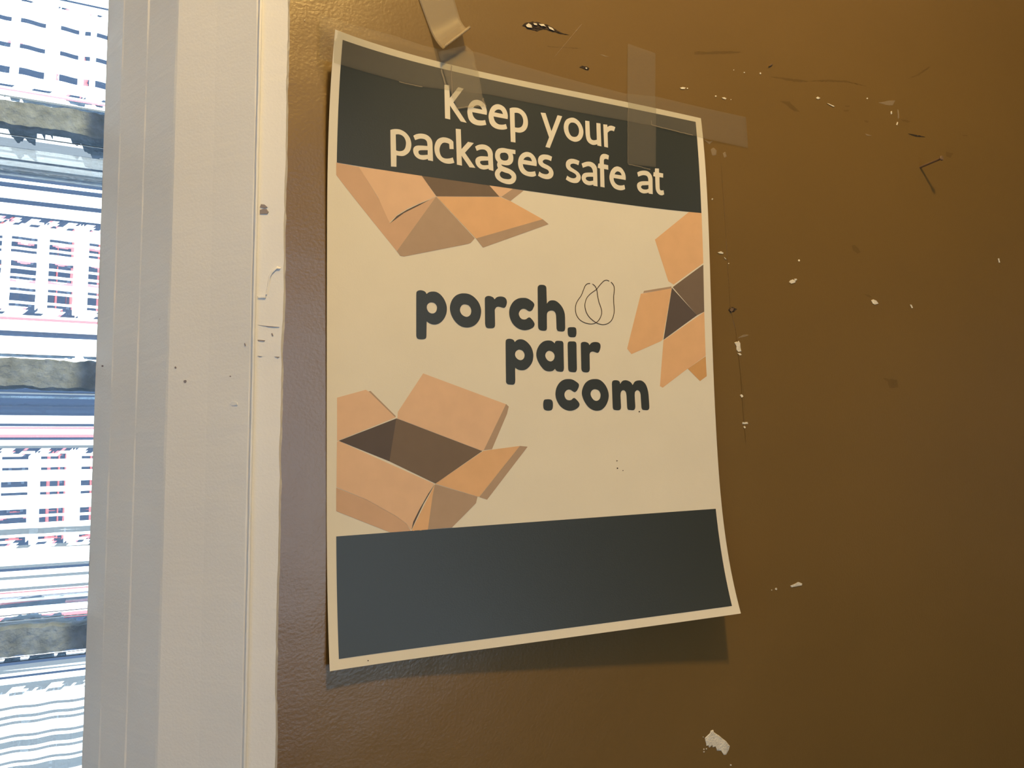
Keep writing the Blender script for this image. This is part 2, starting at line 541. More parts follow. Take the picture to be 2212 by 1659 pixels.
# ---- printed boxes: polygons in enlarged views (origin, scale) of the print
Z1, Z2, Z3 = ((690, 340), 3.95), ((1150, 400), 3.95), ((690, 780), 3.95)
ART = [
 ('open cardboard box cut off by the heading band', Z1, [
  (2, [(143,45),(335,80),(510,360),(590,535),(600,560),(760,440),(995,335),(660,800),(143,150)]),
  (0, [(335,80),(868,150),(994,332),(900,372),(760,432),(665,490),(600,555),(585,530),(500,340)]),
  (4, [(868,150),(1450,240),(1535,335),(998,332)]),
  (0, [(1450,240),(1650,268),(1555,335),(1535,335)]),
  (3, [(1650,268),(1742,283),(1630,372),(1553,336)]),
  (1, [(998,334),(1540,338),(1630,374),(1905,528),(1335,692)]),
  (3, [(1335,692),(1905,528),(1955,570),(1395,770)]),
  (3, [(995,335),(1325,690),(1290,730),(1270,738),(720,846),(690,840),(660,800)]),
  (5, [(600,565),(660,500),(745,448),(850,398),(940,362),(850,410),(720,475)])]),
 ('open cardboard box cut off at the right margin', Z2, [
  (1, [(1335,229),(1443,237),(1458,665),(1205,848),(1160,820),(1045,465)]),
  (4, [(1458,678),(1466,1080),(1405,1110),(1197,870)]),
  (5, [(1190,875),(1405,1110),(1118,1320)]),
  (3, [(952,902),(1185,864),(1187,882),(945,920)]),
  (1, [(925,927),(1188,880),(1112,1318),(1095,1332),(845,1442),(808,1395)]),
  (1, [(1118,1325),(1466,1082),(1478,1455),(1325,1565),(1112,1728),(1088,1715)]),
  (6, [(1478,1460),(1487,1630),(1430,1672),(1325,1566)])]),
 ('open cardboard box at the left margin', Z3, [
  (0, [(150,312),(395,245),(425,262),(652,480),(165,676),(150,682)]),
  (3, [(420,258),(436,255),(652,470),(645,478)]),
  (0, [(885,105),(1592,368),(1403,758),(1385,765),(665,490),(668,435)]),
  (3, [(1592,366),(1615,388),(1600,450),(1472,752),(1403,759)]),
  (5, [(165,680),(655,490),(597,855)]),
  (4, [(655,488),(1388,768),(990,1045),(597,855)]),
  (1, [(1400,765),(1710,724),(1365,1157),(1345,1155),(990,1046)]),
  (3, [(1710,724),(1776,730),(1430,1182),(1365,1160)]),
  (0, [(149,690),(165,681),(980,1048),(880,1210),(780,1440),(745,1390),(650,1320),(400,1180),(145,1075)]),
  (2, [(143,1080),(400,1182),(650,1322),(745,1392),(782,1452),(610,1464),(143,1280)]),
  (1, [(984,1052),(965,1150),(925,1440),(782,1452)]),
  (5, [(984,1052),(930,1130),(850,1270),(800,1370),(785,1440),(830,1340),(890,1215)]),
  (3, [(985,1050),(1348,1158),(1335,1212),(1130,1420),(925,1436),(965,1150)])])]
for lab, (org, s), polys in ART:
    base = None
    for i, (c, pts) in enumerate(polys):
        par = poster if base is None else base
        o = decal('printed_box' if base is None else 'box_panel', [px_poly(pts, org, s)], CARD[c], par, 0.00006 + 0.000004 * i)
        if base is None:
            base = o
            o['label'] = 'printed picture of ' + lab

# ---- lettering: outlines read from enlarged views; '!' marks a sharp corner
def contour(txt):
    pts = []
    for w in txt.split():
        c = w.endswith('!')
        x, y = w.rstrip('!').split(',')
        pts.append((float(x), float(y), c))
    return pts

def smooth_closed(pts, closed=True, seg=5):
    n = len(pts)
    P = [np.array(p[:2]) for p in pts]
    out = []
    def tan(i):
        a, b = P[(i - 1) % n], P[(i + 1) % n]
        d = b - a
        l = np.linalg.norm(d)
        return d / l if l > 0 else d
    for i in range(n if closed else n - 1):
        j = (i + 1) % n
        ci = pts[i][2] or (not closed and i == 0)
        cj = pts[j][2] or (not closed and j == n - 1)
        if ci and cj:
            out.append(tuple(P[i])); continue
        d = P[j] - P[i]; l = np.linalg.norm(d)
        m0 = d if ci else tan(i) * l
        m1 = d if cj else tan(j) * l
        for k in range(seg):
            t = k / seg
            h = (2*t**3-3*t**2+1)*P[i] + (t**3-2*t**2+t)*m0 + (-2*t**3+3*t**2)*P[j] + (t**3-t**2)*m1
            out.append(tuple(h))
    if not closed: out.append(tuple(P[-1]))
    return out

S1, S2, S3 = 11.06, 9.2167, 8.508
VA, VB, VC, VD, VE, VF = ((950,170),S1), ((1150,220),S1), ((830,260),S1), ((1010,290),S1), ((1200,310),S1), ((1260,310),S1)
VP, VQ, VR, VS = ((880,590),S2), ((1080,590),S3), ((1080,700),S2), ((1160,780),S3)
HEADING = [
 (VA, '105,145! 225,160! 235,465! 437,205! 568,240! 322,568! 640,1058! 497,1025! 240,645! 247,978! 122,950!'),
 (VA, '1118,868! 1122,790 1100,690 1060,600 1000,545 930,515 865,508 790,525 725,580 680,660 655,780 665,880 690,970 745,1045 825,1095 920,1120 1010,1122 1108,1105! 1080,990! 1030,1000 960,1000 890,988 830,945 790,880 770,800!', '795,695! 830,655 870,638 910,636 955,655 990,700 1015,745!'),
 (VA, '1618,968! 1622,880 1600,790 1555,705 1500,655 1440,625 1375,612 1300,630 1235,680 1190,765 1162,880 1170,980 1195,1065 1250,1140 1330,1190 1420,1215 1510,1220 1590,1205 1608,1190! 1575,1085! 1530,1098 1460,1102 1400,1090 1340,1050 1300,985 1280,905!', '1298,805! 1335,760 1380,740 1420,740 1465,765 1490,805 1507,850!'),
 (VA, '1665,712! 1720,695 1790,692 1870,705 1960,750 2035,825 2080,915 2102,1030 2095,1130 2060,1210 2000,1265 1930,1290 1870,1290 1800,1275! 1805,1528! 1692,1510!', '1782,818! 1840,818 1900,838 1950,885 1980,950 1990,1020 1980,1090 1950,1145 1905,1170 1850,1175 1790,1165!'),
 (VB, '192,260! 310,270! 452,705! 597,322! 708,347! 412,1105! 308,1080! 395,850!'),
 (VB, '940,380 1030,405 1120,480 1185,590 1215,710 1200,820 1150,905 1080,948 1000,955 900,915 820,840 765,730 745,610 765,500 820,420', '950,497 1020,515 1080,580 1110,680 1098,770 1060,825 1000,842 930,820 880,745 855,640 865,560 900,510'),
 (VB, '1257,452! 1358,465! 1372,790! 1385,860 1415,905 1470,920 1535,908! 1525,507! 1622,518! 1645,1068! 1548,1045! 1545,1015! 1480,1032 1420,1025 1350,985 1300,920 1275,830 1265,740!'),
 (VB, '1688,540! 1785,548! 1787,605! 1830,580 1880,573 1930,585 1978,610! 1945,708! 1910,692 1870,690 1830,705 1793,742! 1803,1097! 1712,1075!'),
 (VC, '143,232! 200,215 290,210 380,225 480,275 560,350 615,440 643,560 635,660 600,750 540,810 470,848 400,855 290,838! 288,1112! 158,1105!', '272,340! 330,335 390,348 450,385 490,440 515,520 512,600 490,675 450,720 390,738 340,738 280,720!'),
 (VC, '692,370! 760,335 840,320 930,325 1010,350 1080,400 1130,470 1148,540 1152,640! 1163,978! 1042,955! 1038,925! 970,942 900,943 820,920 750,870 705,800 688,720 700,660 740,620 800,605 880,605 1028,615! 1025,560 1010,500 970,460 910,442 840,442 735,475!', '1035,715! 900,715 840,722 815,745 820,790 850,822 920,832 1035,825!'),
 (VC, '1655,690! 1558,688! 1548,565! 1500,545 1430,535 1380,555 1340,610 1318,690 1325,770 1355,850 1400,895 1470,915 1550,912 1635,890! 1673,1015! 1600,1035 1520,1038 1430,1020 1340,970 1260,890 1215,800 1195,680 1205,590 1235,510 1290,445 1370,412 1450,410 1540,435 1610,475 1648,515!'),
 (VC, '1705,203! 1825,215! 1842,690! 1998,515! 2137,545! 1925,775! 2175,1138! 2035,1125! 1843,845! 1855,1085! 1733,1060!'),
 (VD, '177,297! 250,260 340,245 430,260 510,305 570,375 598,460 600,540! 615,880! 503,850! 500,825! 430,842 370,845 290,820 225,760 190,690 185,620 210,570 260,540 320,528 485,535! 480,470 455,410 410,375 350,365 290,372 215,400!', '490,632! 370,635 315,642 295,665 305,700 340,732 390,743 495,738!'),
 (VD, '1140,380! 1140,478! 1068,468! 1085,520 1090,580 1080,650 1045,705 990,738 920,745 850,735 798,725! 820,755 880,785 960,815 1040,855 1110,910 1150,970 1160,1040 1145,1110 1100,1165 1030,1195 950,1195 870,1175 780,1135 700,1075 660,1010 648,940 665,880 695,840 725,810! 705,760 703,710 717,668! 675,610 655,550 655,470 680,400 730,350 800,332 870,333 950,350!', '840,445 900,445 945,470 970,520 970,575 950,615 900,632 840,625 795,595 772,540 772,490 795,455', '815,885! 900,920 980,945 1025,980 1048,1020 1030,1060 990,1075 930,1075 850,1060 790,1020 765,960 780,915'),
 (VD, '1645,765! 1648,680 1630,600 1590,525 1530,465 1470,435 1405,425 1330,445 1270,490 1225,560 1203,660 1210,760 1235,840 1285,920 1350,970 1440,1005 1530,1018 1590,1010 1635,985! 1608,885! 1560,895 1490,900 1430,890 1370,845 1330,780 1315,715!', '1328,612! 1365,565 1410,545 1450,545 1495,565 1520,605 1535,650!'),
 (VD, '2015,540! 1992,645! 1940,620 1880,605 1830,610 1795,640 1800,680 1850,715 1920,750 1990,800 2035,870 2050,940 2030,1010 1985,1055 1920,1075 1850,1070 1770,1045 1680,995! 1710,892! 1760,930 1820,952 1890,955 1930,935 1940,900 1910,855 1840,820 1770,785 1710,730 1680,660 1685,580 1720,520 1780,490 1850,487 1930,500'),
 (VE, '567,420! 543,522! 490,498 430,483 380,490 350,515 360,560 420,605 490,650 550,700 590,765 600,820 580,885 530,935 470,948 400,940 320,910 242,860! 275,768! 330,808 390,830 440,832 480,815 495,780 470,735 400,690 330,655 270,600 243,530 250,450 285,400 340,372 400,368 480,385'),
 (VE, '618,483! 700,448 780,435 850,445 920,485 970,550 987,610 990,680! 1000,1028! 900,1010! 900,985! 840,998 780,998 700,965 650,910 622,840 630,770 660,725 710,703 780,697 893,698! 880,630 850,575 810,550 760,545 650,583!', '897,797! 790,797 740,805 718,830 730,865 770,892 810,902 897,890!'),
 (VE, '1050,480! 1050,380! 1062,320 1090,275 1130,253 1180,252 1225,265 1272,290! 1258,390! 1215,372 1180,370 1155,390 1150,430! 1150,498! 1253,520! 1257,630! 1155,610! 1168,1053! 1068,1035! 1058,600! 1003,582! 1018,482!'),
 (VE, '1672,875! 1672,800 1655,720 1610,635 1560,580 1500,555 1450,552 1390,575 1330,640 1300,710 1283,800 1295,890 1330,980 1390,1060 1460,1100 1550,1120 1620,1110 1660,1090! 1640,990! 1590,1003 1530,1005 1470,985 1420,940 1390,880 1383,825!', '1403,738! 1435,690 1475,668 1520,680 1555,710 1575,765!'),
 (VF, '1283,695! 1350,662 1450,650 1530,665 1590,710 1630,770 1648,840 1650,900! 1655,1213! 1558,1198! 1555,1175! 1500,1190 1430,1193 1360,1165 1305,1105 1280,1030 1285,970 1320,930 1380,908 1450,903 1550,905! 1545,840 1520,785 1470,762 1410,760 1308,795!', '1553,995! 1450,1000 1400,1005 1375,1035 1385,1065 1420,1092 1480,1103 1530,1095 1553,1080!'),
 (VF, '1708,597! 1803,600! 1805,700! 1903,718! 1903,818! 1815,805! 1820,1060! 1828,1105 1850,1122 1880,1122 1912,1118! 1928,1215! 1890,1237 1850,1238 1800,1215 1755,1165 1730,1105 1722,1040! 1713,795! 1668,782! 1675,685! 1705,690!'),
]
NAME_LETTERS = [
 (VP, '175,420! 185,370 240,342 310,350 355,375 380,415! 430,380 500,367 580,378 660,430 730,520 775,630 785,720 770,820 720,920 650,990 580,1020 510,1022 440,1000 383,962! 378,1240! 370,1290 340,1312 275,1318 210,1308 182,1275 175,1240!', '480,583 540,600 580,650 587,700 570,760 530,797 480,803 430,780 395,730 385,675 400,625 440,590'),
 (VP, '1130,403 1230,420 1330,480 1420,590 1465,720 1462,820 1430,930 1360,1020 1270,1070 1170,1083 1070,1060 970,985 890,870 848,740 850,640 890,530 960,450 1050,410', '1150,623 1220,645 1260,700 1270,760 1250,830 1200,867 1150,866 1090,830 1052,770 1048,710 1075,650 1110,627'),
 (VP, '1540,540! 1545,490 1580,460 1630,455 1680,470 1712,490 1733,522! 1780,480 1850,465 1920,478 1960,510 1980,570 1968,640 1940,685 1910,692 1870,682 1810,668 1770,680 1738,730! 1745,1010! 1738,1065 1710,1092 1650,1098 1590,1092 1560,1065 1545,1010!'),
 (VQ, '430,455 500,465 570,505 615,545 630,585 612,640 585,685 545,703 510,690 480,668 440,655 400,662 365,695 345,745 360,800 395,840 440,853 480,845 515,820 545,815 580,845 615,890 635,940 615,990 560,1025 490,1047 420,1047 340,1020 260,960 200,870 170,770 172,670 205,580 260,510 340,465'),
 (VQ, '690,290! 695,250 720,222 770,215 820,225 845,250 852,290! 860,560! 900,515 955,500 1020,510 1090,560 1150,640 1185,730 1195,820! 1197,1010! 1185,1055 1160,1072 1110,1072 1060,1060 1040,1020 1037,980! 1030,790! 1020,740 990,700 940,688 890,705 865,740 860,790! 862,1000! 855,1040 830,1057 780,1058 730,1045 705,1015 698,970!'),
 (VR, '110,370! 118,320 150,298 200,294 245,305 275,325 293,358! 340,318 400,303 470,315 550,370 620,460 655,560 662,650 640,760 580,850 510,905 440,920 370,910 300,870! 303,1120! 295,1175 270,1203 210,1205 150,1195 122,1160 118,1110!', '395,510 445,530 480,580 488,630 470,685 430,715 390,717 340,690 305,640 300,590 320,540 360,512'),
 (VR, '1088,385! 1100,350 1130,335 1190,335 1240,345 1260,380 1263,430! 1272,870! 1265,920 1245,945 1190,948 1130,935 1105,910 1095,890! 1050,930 980,942 900,925 830,860 770,770 730,670 722,590 740,500 790,410 860,350 940,328 1020,335 1060,360', '990,533 1045,555 1078,600 1085,650 1065,710 1020,742 970,735 925,695 900,630 915,575 950,540'),
 (VR, '1345,420! 1350,375 1370,350 1425,345 1490,350 1515,375 1522,420! 1530,890! 1522,930 1500,955 1440,957 1385,945 1362,915 1355,870!'),
 (VR, '1345,130 1352,80 1385,65 1430,62 1480,65 1510,85 1520,140 1517,210 1495,255 1440,263 1385,255 1355,220'),
 (VR, '1608,430! 1612,380 1640,360 1690,355 1740,370 1765,390 1778,420! 1820,375 1880,358 1950,365 1990,395 2000,450 1985,520 1960,565 1930,573 1890,558 1840,548 1800,565 1783,600! 1787,880! 1780,930 1755,957 1700,962 1650,950 1625,920 1617,880!'),
 (VS, '115,760 130,715 170,703 240,705 275,725 290,770 288,850 270,895 220,910 160,905 125,880 112,820'),
 (VS, '580,330 650,340 720,380 760,415 770,450 755,500 725,550 690,570 650,550 620,530 580,523 540,540 510,580 503,625 515,670 545,708 590,720 630,712 660,685 690,680 725,710 760,750 780,795 765,840 710,885 640,910 570,910 490,880 420,820 365,730 338,630 345,530 375,450 430,380 500,340'),
 (VS, '1065,330 1150,345 1230,410 1290,510 1317,620 1305,720 1260,820 1190,890 1110,912 1030,900 950,850 880,760 835,660 822,580 840,490 890,400 970,345', '1075,518 1130,540 1160,590 1165,640 1145,700 1100,730 1050,720 1005,670 983,605 1000,550 1035,522'),
 (VS, '1375,420! 1382,375 1410,355 1460,352 1500,365 1520,390 1525,420! 1570,365 1630,352 1690,370 1730,400 1755,440! 1800,375 1870,355 1930,365 1990,420 2025,500 2045,590 2053,680! 2063,830! 2058,875 2035,898 1980,900 1935,890 1917,850! 1903,620! 1890,570 1860,538 1830,538 1800,570 1793,630! 1805,830! 1798,875 1775,900 1720,900 1670,890 1655,850! 1643,630! 1630,570 1600,538 1565,540 1540,575 1532,630! 1543,840! 1535,880 1510,900 1450,902 1405,888 1390,850!'),
]
for g in HEADING:
    (org, s) = g[0]
    decal('letter', [px_poly(smooth_closed(contour(c)), org, s) for c in g[1:]], PAPER, top_band, 0.00018)
for g in NAME_LETTERS:
    (org, s) = g[0]
    decal('letter', [px_poly(smooth_closed(contour(c)), org, s) for c in g[1:]], INK, poster, 0.00012)

def stroke_px(pts, w):
    P = np.array(pts)
    T = np.gradient(P, axis=0)
    T /= np.linalg.norm(T, axis=1, keepdims=True) + 1e-9
    Nn = np.stack([-T[:, 1], T[:, 0]], 1) * w / 2
    return [tuple(p) for p in P + Nn] + [tuple(p) for p in (P - Nn)[::-1]]
PEARS = ['1655,190 1610,195 1575,220 1550,265 1525,330 1490,415 1440,485 1400,560 1385,640 1395,740 1440,830 1510,890 1600,925 1680,935 1750,918 1810,870 1850,800 1868,720 1855,640 1820,540 1795,430 1780,320 1750,245 1700,200',
         '2005,148 1960,130 1915,140 1870,180 1810,250 1770,300 1700,350 1640,400 1590,465 1562,560 1565,650 1600,750 1660,830 1765,910 1850,942 1920,945 1990,920 2050,865 2085,780 2098,680 2090,560 2088,430 2098,320 2095,250 2075,205 2040,165']
for i, t in enumerate(PEARS):
    c = smooth_closed(contour(t), closed=False, seg=4)
    o = decal('pear_outline', [px_poly(stroke_px(c, 13.0), *VQ)], LINE, poster, 0.00012 + 0.00001 * i)
    o['label'] = 'thin dark line drawing of a pear'
for x, y, r in ((1332.5, 995.5, 1.3), (1333.5, 1011.5, 1.6), (1345.5, 1016.5, 1.1), (795, 1427, 1.4), (1380.8, 889.3, 1.6)):
    decal('ink_speck', [px_poly([(x + r * math.cos(a * math.pi / 4), y + r * math.sin(a * math.pi / 4)) for a in range(8)], (0, 0), 1.0)], LINE, poster, 0.00012)

# ---------------------------------------------------------------- strips of tape
def tape_points(px, extra=0.0005):
    px = np.asarray(px, float)
    u, v, r = to_uv(px)
    S = surf(u, v); N = normal(u, v)
    out = []
    for k in range(len(px)):
        if r[k] < 0.8:
            out.append(S[k] + N[k] * extra)
        else:
            d = max(0.0, -S[k][1]) * math.exp(-r[k] / 30.0)
            out.append(at_depth(px[k], -(d + extra)))
    return out

def resample(poly, n):
    P = np.array(poly, float)
    L = np.concatenate([[0], np.cumsum(np.linalg.norm(np.diff(P, axis=0), axis=1))])
    t = np.linspace(0, L[-1], n)
    return np.stack([np.interp(t, L, P[:, i]) for i in range(2)], 1)

def tape(name, side_a, side_b, n, k, material, label, extra=0.0005, curl=None, crumple=0.0):
    A, B = resample(side_a, n), resample(side_b, n)
    px = np.concatenate([A + (B - A) * t for t in np.linspace(0, 1, k)])
    P = np.array(tape_points(px, extra))
    if crumple:
        rr = np.random.RandomState(3)
        P[:, 1] -= np.abs(rr.normal(0, crumple, len(P)))
    if curl is not None:
        P = curl(P.reshape(k, n, 3)).reshape(-1, 3)
        k = len(P) // n
    f = [(j * n + i, j * n + i + 1, (j + 1) * n + i + 1, (j + 1) * n + i) for j in range(k - 1) for i in range(n - 1)]
    o = mesh(name, P, f, material, None, smooth=True)
    mod = o.modifiers.new('thickness', 'SOLIDIFY')
    mod.thickness = 0.00005
    mod.offset = 0
    return tag(o, label, 'tape')

t1_top = [(690,30),(770,55),(853,77),(914,98),(960,108),(1030,112),(1100,134),(1226.6,170),(1353,202.5),(1416,208),(1515,231.6),(1611.5,253)]
t1_bot = [(691,128),(742,142),(802,160),(904,187),(980,197),(1056,205),(1100,214),(1230,240),(1354,262),(1424,276),(1515,298),(1616,320)]
tape('clear_tape_strip', t1_top, t1_bot, 90, 12, TAPE, 'long clear tape strip running along the top edge of the poster', 0.0004)
tape('clear_tape_strip', [(1355.7,93.7),(1354.4,355.7)], [(1416,115),(1415,362)], 40, 10, TAPE, 'short upright clear tape strip crossing the top edge near the right corner', 0.0008)
tape('clear_tape_strip', [(946,112),(958,160),(972,200),(986,237)], [(1006,98),(1022,112),(1036,180),(1044,231)], 30, 10, TAPE_EDGE, 'crumpled clear tape below the folded tape, over the word Keep', 0.0007, crumple=0.00018)
def crease(strip, pts, w):
    c = stroke_px(resample(pts, 26) + np.random.RandomState(5).normal(0, 0.35, (26, 2)), w)
    o = decal('creased_edge', [px_poly(c, (0, 0), 1.0)], PALE, strip, 0.0010)
strips = [o for o in COL.objects if o.name.startswith('clear_tape_strip')]
crease(strips[2], [(973,143),(974,180),(975,214)], 1.6)
crease(strips[2], [(951,152),(956,168),(960,184)], 3.0)
crease(strips[2], [(986,235.5),(1008,232),(1030,229)], 2.4)
crease(strips[2], [(1041,214),(1043,222),(1048,232)], 3.6)
crease(strips[0], [(1404,262),(1405,271),(1428,277),(1460,285),(1494,293.5)], 1.8)
crease(strips[0], [(860,178),(885,184),(910,189)], 2.0)
crease(strips[1], [(1355,356),(1375,360),(1402,367)], 1.6)
crease(strips[1], [(1354.5,235),(1354,300),(1354,354)], 1.0)
def fold(P):
    """lower end of the old tape rolled away from the wall"""
    P = P.copy(); k = len(P)
    for j in range(k):
        t = j / (k - 1)
        P[j, :, 1] -= 0.0045 * max(0.0, (t - 0.72) / 0.28) ** 2
    d = P[-1] - P[-2]
    rows = [P]
    d /= np.linalg.norm(d, axis=1, keepdims=True)
    nrm = np.array([0, -1.0, 0])
    R = 0.0016
    for a in np.linspace(0.3, 3.4, 9):
        rows.append((P[-1] + d * R * math.sin(a) + nrm * R * (1 - math.cos(a)))[None])
    return np.concatenate(rows)
tape('folded_tape', [(880,-70),(962,-70)], [(947,113),(1002,72)], 14, 22, TAPE_OLD, 'yellowed slanting tape with a rolled lower end above the poster', 0.0006, curl=fold)

# ---------------------------------------------------------------- chips, gouges and scuffs in the wall paint
def jag(pts, amp):
    out = []
    for a, b in zip(pts, pts[1:] + pts[:1]):
        out.append(a)
        L = math.hypot(b[0] - a[0], b[1] - a[1])
        for k in range(1, max(1, int(L / 4))):
            t = k / max(1, int(L / 4))
            out.append((a[0] + (b[0] - a[0]) * t + random.uniform(-amp, amp), a[1] + (b[1] - a[1]) * t + random.uniform(-amp, amp)))
    return out

def patch(name, pts, material, parent, depth=lambda p: 0.0, h=0.0003, amp=0.5, dome=0.0):
    pts = jag(pts, amp)
    c = (sum(p[0] for p in pts) / len(pts), sum(p[1] for p in pts) / len(pts))
    v = [at_depth(p, depth(p) - 0.00002) for p in pts]
    v += [at_depth((c[0] + (p[0] - c[0]) * 0.9, c[1] + (p[1] - c[1]) * 0.9), depth(p) - h) for p in pts]
    n = len(pts)
    f = [(i, (i + 1) % n, n + (i + 1) % n, n + i) for i in range(n)]
    tris = tessellate_polygon([[Vector((q[0], q[2], 0)) for q in v[n:]]])
    f += [tuple(n + i for i in t) for t in tris]
    bm = bmesh.new(); me = bpy.data.meshes.new('t'); me.from_pydata([tuple(q) for q in v], [], f); bm.from_mesh(me)
    for fc in bm.faces:
        fc.normal_update()
        if fc.normal.y > 0.2: fc.normal_flip()
    me2 = bpy.data.meshes.new(name); bm.to_mesh(me2); bm.free()
    return link(name, me2, material, parent)

def Z(org, s, pts):
    return [(org[0] + x / s, org[1] + y / s) for x, y in pts]
def dot(x, y, r, n=8):
    return [(x + r * random.uniform(.75, 1.15) * math.cos(2 * math.pi * k / n), y + r * random.uniform(.75, 1.15) * math.sin(2 * math.pi * k / n)) for k in range(n)]
A7, A2, A5, A6 = ((1500, 500), 3.107), ((1500, 0), 3.107), ((1100, 0), 3.95), ((1150, 1160), 3.324)
chips = [
 Z(*A7, [(155,141),(178,133),(196,143),(192,151),(168,148)]), Z(*A7, [(198,172),(204,174),(215,188),(208,187)]), dot(1574, 569, 1.4),
 dot(1725.8, 562.8, 2.4), Z(*A7, [(635,340),(642,328),(660,322),(680,330),(678,343),(650,352)]), Z(*A7, [(668,318),(686,316),(690,326),(676,332)]),
 Z(*A7, [(1185,463),(1200,456),(1222,464),(1236,484),(1210,492),(1195,483)]), Z(*A7, [(1446,490),(1458,492),(1468,514),(1458,516)]),
 Z(*A7, [(2036,182),(2046,180),(2053,208),(2043,211)]), Z(*A7, [(268,745),(298,734),(308,750),(310,780),(316,805),(296,811),(282,796),(282,770)]),
 Z(*A7, [(287,816),(306,816),(319,828),(305,832)]), Z(*A7, [(305,1098),(318,1092),(331,1106),(318,1117)]),
 Z(*A7, [(321,1280),(358,1279),(361,1292),(322,1294)]), Z(*A7, [(328,1312),(336,1303),(346,1315),(338,1324)]),
 dot(1546.2, 208, 1.9), Z(*A2, [(183,655),(200,652),(216,660),(210,668),(192,662)]), dot(1579, 215, 1.1), dot(1585, 151, 1.2), dot(1607.8, 156.6, 1.5), dot(1642.5, 158.3, 2.2),
 Z(*A2, [(816,656),(828,648),(846,658),(834,666),(822,664)]), Z(*A2, [(888,692),(905,696),(943,714),(938,718),(912,706)]), dot(1873.4, 212.7, 1.8),
 Z(*A2, [(1316,750),(1326,744),(1328,764),(1318,768)]), Z(*A2, [(1354,838),(1360,818),(1368,820),(1362,842)]), dot(1538.6, 430, 2.0),
 Z(*A6, [(1238,1443),(1275,1408),(1280,1390),(1297,1384),(1305,1402),(1340,1425),(1390,1465),(1418,1500),(1410,1530),(1392,1562),(1375,1566),(1355,1535),(1325,1535),(1315,1505),(1295,1511),(1290,1492),(1270,1512),(1262,1495),(1250,1500),(1244,1470)]),
 dot(1520.6, 1618.5, 1.6), dot(1526, 1617.5, 1.7), dot(1520.8, 1624, 1.8), dot(1578.6, 1652.5, 2.0), dot(1541.8, 1594.5, 1.0), dot(1519, 1592, 1.2),
 Z(*A6, [(1850,350),(1880,338),(1908,322),(1938,334),(1936,348),(1860,362)]), dot(1676.5, 1272.3, 2.6), dot(1667, 1274.5, 1.3),
 Z(*A5, [(1455,750),(1480,742),(1508,748),(1496,760),(1470,760)]), dot(1485, 191, 1.6), dot(658, 43.5, 1.3),
]
for c in chips:
    patch('paint_chip', c, PLASTER, wall_front, h=0.00035, amp=0.35)
# the torn gouge near the top with raised flakes, and a smaller one
patch('gouge', Z(*A5, [(108,222),(150,190),(200,182),(258,192),(330,212),(400,252),(460,284),(520,300),(455,292),(370,268),(290,246),(232,268),(160,248)]), DARK, wall_front, h=0.0002, amp=1.0)
for q in ([(140,216),(165,198),(192,214),(196,236),(152,232)], [(250,203),(296,206),(316,230),(272,222)], [(330,222),(368,238),(388,264),(342,246)], [(205,196),(235,200),(240,216),(212,212)]):
    patch('torn_flake', Z(*A5, q), PLASTER, wall_front, h=0.0008, amp=1.6)
patch('gouge', Z(*A5, [(597,574),(622,560),(642,566),(662,568),(684,582),(676,600),(652,596),(628,582)]), DARK, wall_front, h=0.0002, amp=0.6)
patch('torn_flake', Z(*A5, [(652,574),(666,578),(664,590),(650,584)]), PLASTER, wall_front, h=0.0006, amp=0.3)
patch('gouge', Z(*A7, [(226,528),(240,506),(262,508),(286,520),(268,540),(246,544)]), DARK, wall_front, h=0.0002, amp=0.6)
patch('torn_flake', Z(*A7, [(236,530),(246,512),(264,514),(262,532),(248,540)]), RUSTY, wall_front, h=0.0009, amp=0.4)
patch('gouge', Z(*A2, [(1432,896),(1470,902),(1510,908),(1552,920),(1500,918),(1460,908)]), DARK, wall_front, h=0.0002, amp=0.4)
patch('torn_flake', Z(*A2, [(497,446),(510,430),(526,424),(524,434),(508,444)]), RUSTY, wall_front, h=0.0008, amp=0.3)
scuffs = [Z(*A2, [(0,348),(120,346),(250,342),(312,350),(240,360),(100,362),(0,366)]), Z(*A2, [(505,514),(580,520),(680,532),(765,545),(700,552),(620,540)]),
 Z(*A2, [(570,678),(640,680),(660,705),(710,752),(670,748),(630,715)]), Z(*A2, [(1010,708),(1045,708),(1040,718),(1012,716)]), Z(*A2, [(1140,808),(1170,812),(1165,824),(1144,820)]),
 Z(*A2, [(1385,800),(1420,802),(1452,818),(1430,824),(1400,816)]), Z(*A2, [(770,544),(900,534),(1020,540),(1160,580),(1040,552),(900,546)]), Z(*A2, [(1000,738),(1040,738),(1030,750),(1004,748)]),
 Z(*A2, [(1430,530),(1500,496),(1575,446),(1580,452),(1510,504)]), Z(*A2, [(1690,1015),(1740,1030),(1720,1060),(1690,1050)]), Z(*A2, [(1800,904),(1835,906),(1830,916),(1802,914)]),
 Z(*A7, [(1055,95),(1075,90),(1118,140),(1095,150),(1066,130)]), Z(*A7, [(1265,985),(1360,995),(1368,1048),(1310,1050),(1300,1010)]), Z(*A7, [(1140,420),(1180,430),(1205,448),(1170,442)]),
 Z(*A5, [(310,392),(420,398),(620,414),(520,412),(360,404)])]
for c in scuffs:
    patch('scuff_mark', c, SMUDGE, wall_front, h=0.00012, amp=1.0)
smears = [Z(*A2, [(1230,690),(1300,676),(1350,674),(1330,708),(1290,706)]), Z(*A2, [(1362,732),(1370,736),(1376,790),(1366,800)]), Z(*A2, [(108,1005),(128,990),(150,1010),(146,1042),(120,1044)]),
 Z(*A2, [(190,1028),(208,1018),(218,1050),(200,1060)]), Z(*A2, [(1142,896),(1160,900),(1192,910),(1160,912)]), Z(*A7, [(288,716),(330,692),(370,694),(340,708)]),
 Z(*A5, [(766,464),(800,466),(856,486),(820,484)]), Z(*A5, [(618,204),(621,206),(391,482),(389,480)]), Z(*A2, [(60,935),(100,950),(125,945),(100,970)])]
